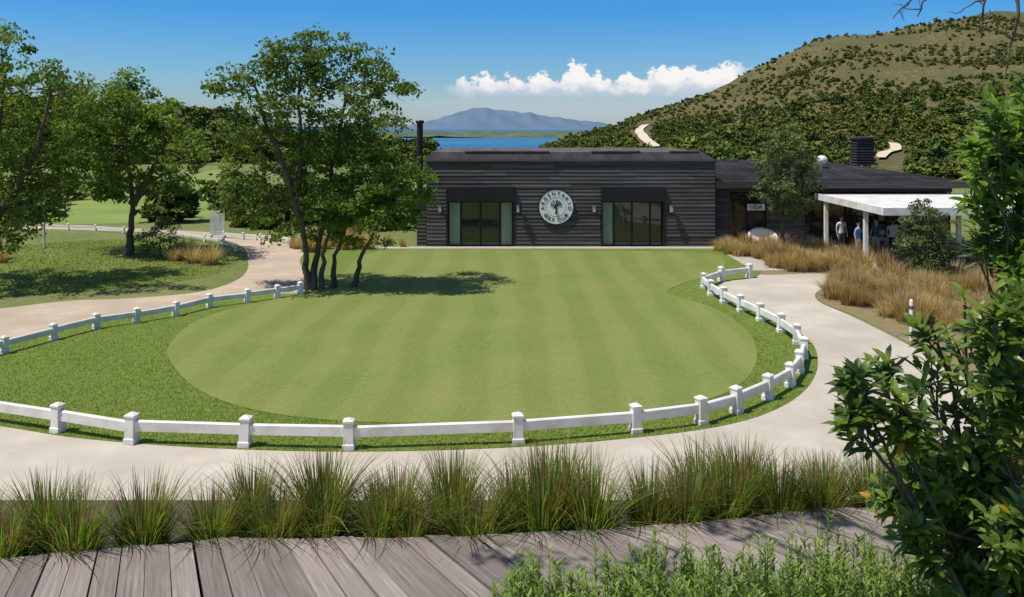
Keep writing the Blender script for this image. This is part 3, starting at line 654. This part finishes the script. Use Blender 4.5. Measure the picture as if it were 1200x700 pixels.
def gctpl(n,h,spread=.35,base=.1,wd=.012,seg=4,red=0.):
    th=R.uniform(0,2*np.pi,n); d=np.stack([np.cos(th),np.sin(th),0*th],1); b=np.stack([-np.sin(th),np.cos(th),0*th],1)
    L=h*R.uniform(.55,1.12,n); sp=spread*np.abs(R.normal(0,.75,n)).clip(0,2); P0=d*(base*np.sqrt(R.uniform(0,1,n)))[:,None]
    V=np.zeros((n,2*(seg+1),3)); 
    for i in range(seg+1):
        t=i/seg; r=(sp*(t**1.7)*L)[:,None]; z=(L*(t-.32*sp.clip(0,1.3)*t**2.6))[:,None]
        c=P0+d*r+np.array([0,0,1])*z; ww=wd*(1-t**1.6*.92)
        V[:,2*i]=c-b*ww/2; V[:,2*i+1]=c+b*ww/2
    k=np.arange(n)[:,None]*(2*(seg+1)); Fa=np.concatenate([np.concatenate([k+2*i,k+2*i+1,k+2*i+3,k+2*i+2],1) for i in range(seg)])
    base_r=R.uniform(0,.85,n); isred=R.uniform(0,1,n)<red
    rn=np.concatenate([np.where(isred&(i>=seg-2),.99,np.clip(base_r*(.6+.13*i),0,.88)) for i in range(seg)])
    return V.reshape(-1,3),Fa,rn
gm=[gctpl(230,.8,.6,.22,.022,3) for _ in range(4)]
def region(poly,n):
    P=np.array(poly,float); o=[]
    while len(o)<n:
        q=R.uniform(P.min(0),P.max(0))
        if inpoly(P,np.array([q[0]]),np.array([q[1]]))[0]: o.append(tuple(q))
    return o
pts=region([G(*p) for p in [(838,300),(880,303),(900,318),(960,319),(1035,317),(1035,303),(950,300),(880,292),(838,292)]],140)
pts+=region([G(*p) for p in [(975,335),(1015,328),(1100,328),(1260,330),(1260,400),(1150,395),(1060,380),(1020,366),(972,352)]],290)
mscatter('golden_grass',pts,gm,.75,1.15,gz,lm_gold,sh=True,sk=.02)
lm_brz=leafmat('bronze_grass_blades',(.13,.08,.04),(.26,.17,.08),(.42,.30,.15),.35)
pts=region([G(*p) for p in [(1165,470),(1260,470),(1260,600),(1100,590),(1160,545)]],36); mscatter('bronze_grass',pts,[gctpl(260,.7,.6,.2,.014,3)],.8,1.2,gz,lm_brz,sk=.02)
pts=region([G(*p) for p in [(325,287),(355,285),(430,284),(480,287),(480,291),(360,296)]],36)+region([G(*p) for p in [(185,300),(240,300),(250,312),(195,308)]],14)+region([G(*p) for p in [(-20,300),(10,300),(10,315),(-20,315)]],4); mscatter('dry_grass_tufts',pts,gm,.7,1.2,gz,lm_gold,sk=.02)
tree('rounded_bush',[[np.array([*G(188,300),0]),W(188,285,40.5)],],bl([(185,275,22),(205,282,16),(172,285,14),(190,262,10)],40.6,.5),lm_olive,dens=26,lpc=55,leaf=.12,cr=.3,r0=.05)
tree('bronze_bush',[[np.array([*G(222,310),0]),W(222,300,39)],],bl([(222,302,18),(238,308,12),(205,304,12)],39,.4),leafmat('bronze_leaves',(.05,.03,.02),(.1,.07,.03),(.16,.12,.05),.2),dens=30,lpc=50,leaf=.09,cr=.22,r0=.04)
# ================= BOARDWALK =================
DZ=3.0
ex=[-6.5,-3.79,-2.32,-.27,1.38,4.5,8.0]; ey=[5.7,6.31,6.62,6.66,6.88,7.49,8.3]
m_deck,N,P,O=newmat('weathered_deck'); at=N.add('ShaderNodeAttribute',attribute_name='pl').outputs['Vector']
mp_=N.add('ShaderNodeMapping'); mp_.inputs['Scale'].default_value=(1.6,38,1); N.l.new(at,mp_.inputs[0]); g1=N.noise(mp_.outputs[0],1.0,5,.65)
mp2=N.add('ShaderNodeMapping'); mp2.inputs['Scale'].default_value=(2,5,1); N.l.new(at,mp2.inputs[0]); g2=N.noise(mp2.outputs[0],1.5,4)
rr=N.add('ShaderNodeAttribute',attribute_name='rnd').outputs['Fac']
c=N.mix(N.mr(g1,.3,.7),(.13,.105,.093),(.34,.29,.26)); c=N.mix(N.mr(g2,.4,.7),c,(.225,.188,.165)); c=N.mix(1.0,c,N.mr(rr,0,1,.66,1.22),'MULTIPLY')
N.put(P.inputs['Base Color'],c); P.inputs['Roughness'].default_value=.8; b=N.add('ShaderNodeBump'); b.inputs['Strength'].default_value=.5; b.inputs['Distance'].default_value=.01; N.l.new(g1,b.inputs['Height']); N.l.new(b.outputs[0],P.inputs['Normal'])
V=[];Fa=[];rn=[];pl=[]; x=-6.5; i=0
def dirn(x): th=math.radians(np.interp(x,[-6,-3.5,-1.1,1,3,8],[12,18,33,42,50,58])); return np.array([math.sin(th),-math.cos(th)])
while x<7.8:
    wd=.155/ max(.55,dirn(x)[1]*-1); x2=x+wd; g_=.005
    a=np.array([x+g_,np.interp(x,ex,ey)]); b_=np.array([x2-g_,np.interp(x2,ex,ey)]); j=R.normal(0,.010); a[1]+=j;b_[1]+=j; LN=np.interp(x,[-2.5,-.8,.5],[2.6,1.9,1.7])
    q=[a,b_,b_+dirn(x2)*LN-np.array([g_*.6,0]),a+dirn(x)*LN+np.array([g_*.6,0])]; zz=DZ+R.normal(0,.0025); k=len(V)
    for zq in (zz-.035,zz):
        for ii,p in enumerate(q): V.append((p[0],p[1],zq)); pl.append((0 if ii<2 else LN,(0 if ii in(0,3) else .155)+i*.37,i*3.1))
    Fa+=[(k,k+1,k+2,k+3),(k+7,k+6,k+5,k+4),(k,k+4,k+5,k+1),(k+1,k+5,k+6,k+2),(k+2,k+6,k+7,k+3),(k+3,k+7,k+4,k)]; rn+=[R.uniform(0,1)]*6
    x=x2; i+=1
BW=empty('wooden_boardwalk'); nobj('planks',npmesh('planks',V,Fa,m_deck,rn,vec=pl),BW)
V=[];Fa=[]
for k,(a,b_) in enumerate(zip(ex,ey)):
    for dy,z in ((-.06,DZ-.22),(-.06,DZ-.037),(-.11,DZ-.037),(-.11,DZ-.22)): V.append((a,b_+dy,z))
for k in range(len(ex)-1):
    for j in range(4): Fa.append((k*4+j,k*4+(j+1)%4,k*4+4+(j+1)%4,k*4+4+j))
nobj('edge_joist',npmesh('edge_joist',V,Fa,m_grey),BW)
# ornamental grass along the boardwalk
om=[gctpl(int(R.integers(400,500)),.63,.60,.17,.0135,5,.32) for _ in range(6)]
Vs=[];Fs=[];Rs=[];nn=0; xx=-5.6
while xx<4.2:
    for row in (0,1):
        if row==1 and random.random()>.5: continue
        s=random.uniform(.80,1.14); px=xx+random.uniform(-.06,.06)+row*.22; py=float(np.interp(px,ex,ey))+.2+row*.32+random.uniform(-.05,.06)
        V,Fa,rn=om[random.randrange(6)]; a=random.uniform(0,6.28); c_,s_=math.cos(a)*s,math.sin(a)*s; zs=s*random.uniform(.85,1.15); br=random.uniform(-.12,.1)
        Vs.append(np.stack([V[:,0]*c_-V[:,1]*s_+px,V[:,0]*s_+V[:,1]*c_+py,V[:,2]*zs+float(gz(px,py))-.01],1)); Fs.append(Fa+nn); nn+=len(V); Rs.append(np.where(rn>.95,rn,np.clip(rn+br,0,.89)))
    xx+=random.choice([.34,.40,.46,.52])
nobj('ornamental_grass',npmesh('ornamental_grass',np.vstack(Vs),np.vstack(Fs),lm_orn,np.concatenate(Rs)))
# ================= FOREGROUND SHRUBS =================
def bigleaf(C,D,Nn,L,wd,rn):
    n=len(C); D=norml(D); B=norml(np.cross(D,Nn)); Nn=np.cross(B,D); L=L[:,None]; wd=wd[:,None]
    mid=lambda t,dr: C+D*L*t-Nn*L*dr
    V=np.stack([C, mid(.35,.0)+B*wd*.42+Nn*wd*.12, mid(.72,.05)+B*wd*.40+Nn*wd*.1, mid(1,.14), mid(.72,.05)-B*wd*.40+Nn*wd*.1, mid(.35,.0)-B*wd*.42+Nn*wd*.12, mid(.35,0.0), mid(.72,.05)],1).reshape(-1,3)
    k=np.arange(n)[:,None]*8
    q=[(1,2,7,6),(6,7,4,5)]; t=[(0,1,6),(0,6,5),(2,3,7),(7,3,4)]
    T=[];
    for a,b,c_,d in q: T+=[(a,b,c_),(a,c_,d)]
    T+=t
    Fa=np.concatenate([np.concatenate([k+a for a in f],1) for f in T]); return V,Fa,np.tile(rn,len(T))
def shrub(name,base,blobs,leafm,ntw,L,wd,lp=16,hub=None,stemr=.02,droop=.2):
    E=empty(name,tuple(base)); o=np.array(base,float); tb=TB(); C=[];D=[];Nn=[];LL=[];WW=[];RR=[]
    hubs=[]
    for (c,r) in blobs:
        c=np.array(c)-o; P=curvept((R.uniform(-.08,.08),R.uniform(-.08,.08),0),c,8,wob=.04,up=.02); tb.tube(P,np.linspace(stemr,stemr*.35,8),6); hubs.append((P,c,np.array(r)))
    vol=np.array([np.prod(h[2]) for h in hubs])**(2/3); vol/=vol.sum()
    for k in range(ntw):
        P,c,r=hubs[R.choice(len(hubs),p=vol)]; d=norml(R.normal(0,1,3)+np.array([-.1,0,.25])); tip=c+d*r*R.uniform(.45,1.1)
        s=P[R.integers(5,8)]*.5+c*.5 + d*r*.1; Q=curvept(s,tip,6,wob=.05,up=.03); tb.tube(Q,np.linspace(stemr*.3,stemr*.1,6),4)
        ax=norml(Q[-1]-Q[-3]+np.array([0,0,.03])); br=np.clip(R.normal(.5,.2),0,1); n=int(lp*R.uniform(.7,1.3))
        for j in range(n):
            t=1-(j/n)**.9*.75; f=t*5; i=min(int(f),4); p=Q[i]*(1-(f-i))+Q[i+1]*(f-i)
            a=j*2.4; u1=norml(np.cross(ax,[.3,.2,1])); u2=np.cross(ax,u1); rad=u1*math.cos(a)+u2*math.sin(a)
            dd=norml(ax*(.25+.75*t*(j<4)+.25)+rad*.95+R.normal(0,.12,3)-np.array([0,0,droop*(1-t)])); C.append(p);D.append(dd)
            Nn.append(ax*1.0-rad*.4+np.array([0,0,.35])+R.normal(0,.15,3)); LL.append(L*R.uniform(.6,1.15)*(.75 if j<3 else 1)); WW.append(wd*R.uniform(.8,1.15)); RR.append(np.clip(br+R.normal(0,.14)+(.16 if j<3 else 0),0,.88) if R.random()>.003 else 1.0)
    V,Fa,rn=bigleaf(np.array(C),np.array(D),np.array(Nn),np.array(LL),np.array(WW),np.array(RR))
    nobj('stems',tb.mesh('stems',bark),E); nobj('leaves',npmesh('leaves',V,Fa,leafm,rn,smooth=False),E)
lm_arb=leafmat('glossy_leaves',(.035,.07,.012),(.10,.165,.025),(.23,.31,.06),.42,rough=.32,spec=.5,tip=(.5,.28,.02))
Y=4.3
b1=[(1000,450,26),(1050,490,38),(1005,500,26),(1090,450,36),(1075,540,44),(1130,500,46),(1170,440,42),(1120,400,30),(1165,385,34),(1110,590,42),(1160,570,50),(1190,510,45),(1090,640,44),(1150,640,46),(1190,620,50),(1050,590,28),(1195,400,40),(1090,378,22),(1150,690,46),(1210,690,50),(1035,425,20),(1130,358,20),(1190,350,26)]
shrub('strawberry_tree',(2.9,4.6,2.78),bl(b1,Y,.3,1.0),lm_arb,270,.13,.040,15,droop=.3)
Y=5.1
b2=[(1165,125,26),(1185,165,32),(1158,205,26),(1185,230,34),(1150,262,20),(1188,285,28),(1168,160,20),(1200,115,24),(1146,180,18),(1225,200,40),(1215,260,30),(1150,235,18),(1200,310,26),(1140,290,14)]
shrub('laurel_shrub',(3.55,5.3,2.78),bl(b2,Y,.2,1.0),leafmat('laurel_leaves',(.045,.105,.012),(.12,.215,.03),(.25,.35,.06),.46,rough=.35,spec=.4),180,.14,.044,12,stemr=.014)
def finebush(name,cx,cy,zb,w_,h,n,L,mat):
    E=empty(name,(cx,cy,zb)); C=[];D=[];Nn=[];RR=[]; tb=TB()
    for i in range(n):
        a=R.uniform(0,6.28); q=math.sqrt(R.uniform(0,1))*w_; bp=np.array([q*math.cos(a)*.6,q*math.sin(a)*.6,0]); ln=h*R.uniform(.72,1.08)*(1-.2*q/w_)
        tp=np.array([q*math.cos(a)*1.05,q*math.sin(a)*1.05,ln])+R.normal(0,.04,3)*[1,1,0]; Q=curvept(bp,tp,6,wob=.03); tb.tube(Q,np.linspace(.005,.0015,6),3); br=np.clip(R.normal(.5,.22),0,1)
        for j in range(46):
            t=.55+.45*j/46; f=t*5; k=min(int(f),4); p=Q[k]*(1-(f-k))+Q[k+1]*(f-k); ax=norml(Q[k+1]-Q[k]); rad=norml(np.cross(ax,R.normal(0,1,3)))
            C.append(p);D.append(ax*.9+rad*.8);Nn.append(ax-rad*.5+R.normal(0,.1,3));RR.append(np.clip(br*.7+(t-.5)*.6+R.normal(0,.1),0,1))
    n_=len(C); V,Fa,rn=bigleaf(np.array(C),np.array(D),np.array(Nn),L*R.uniform(.6,1.2,n_),np.full(n_,L*.26),np.array(RR))
    nobj('stems',tb.mesh('stems',bark),E); nobj('leaves',npmesh('leaves',V,Fa,mat,rn),E)
lm_fine=leafmat('fine_leaves',(.07,.125,.02),(.18,.28,.05),(.34,.45,.12),.45)
for (px,py,Yc,w_) in ((640,656,4.9,.22),(705,660,4.9,.26),(780,622,4.9,.26),(850,646,4.9,.28),(925,642,4.9,.28),(985,616,4.9,.28),(1050,642,5.0,.3),(740,668,4.5,.34),(820,660,4.5,.34),(900,664,4.5,.34),(980,656,4.5,.34),(1110,642,4.8,.34),(605,674,4.8,.18)):
    zb=2.6; finebush('rosemary_shrub',(px-600)*Yc/F,Yc,zb,w_,H-(py-HY)*Yc/F-zb+.05,74,.056,lm_fine)
# overhanging tree behind the viewer (its twigs and shade reach into the view)
E=empty('overhanging_tree',(4.5,-2.5,2.78)); o=np.array([4.5,-2.5,2.78]); tb=TB()
lb=[]
tb.tube(np.array([(4.5,-2.5,2.6),(4.4,-2.2,4.5),(4.1,-1.6,6.5),(3.6,-.6,8.2)])-o,[.2,.16,.13,.1],10)
for e,rad in (((-1.9,5.5,8.8),.38),((-.9,5.9,8.7),.36),((-2.8,5.3,8.9),.30),((-.2,6.2,8.8),.32)):
    B=curvept((3.6,-.6,8.2),e,9,wob=.04); tb.tube(B-o,np.linspace(.08,.02,9),6); lb.append((np.array(e)-o,(rad,rad,rad*.5)))
for (a,b_) in (((1200,-40),(1178,92)),((1160,-50),(1150,40)),((1110,-60),(1046,22)),((1190,-20),(1130,10)),((1110,-50),(1075,20)),((1180,-60),(1195,30))):
    p0=W(*a,5.2);p1=W(*b_,5.3); Q=curvept(p0,p1,9,wob=.04); tb.tube(Q-o,np.linspace(.014,.003,9),5); tb.tube(curvept(p0,(3.0,3.4,8.9),6)-o,np.linspace(.014,.02,6),5)
    for _ in range(5): s=Q[R.integers(2,9)]; tb.tube(curvept(s,s+R.normal(0,.09,3),5,wob=.1)-o,np.linspace(.004,.0015,5),4)
nobj('trunk_and_limbs',tb.mesh('trunk_and_limbs',bark),E)
V,Fa,rn=crown(lb,16,34,.09,.22); nobj('foliage',npmesh('foliage',V,Fa,lm_oak,rn),E)
print('done',len(bpy.data.objects))
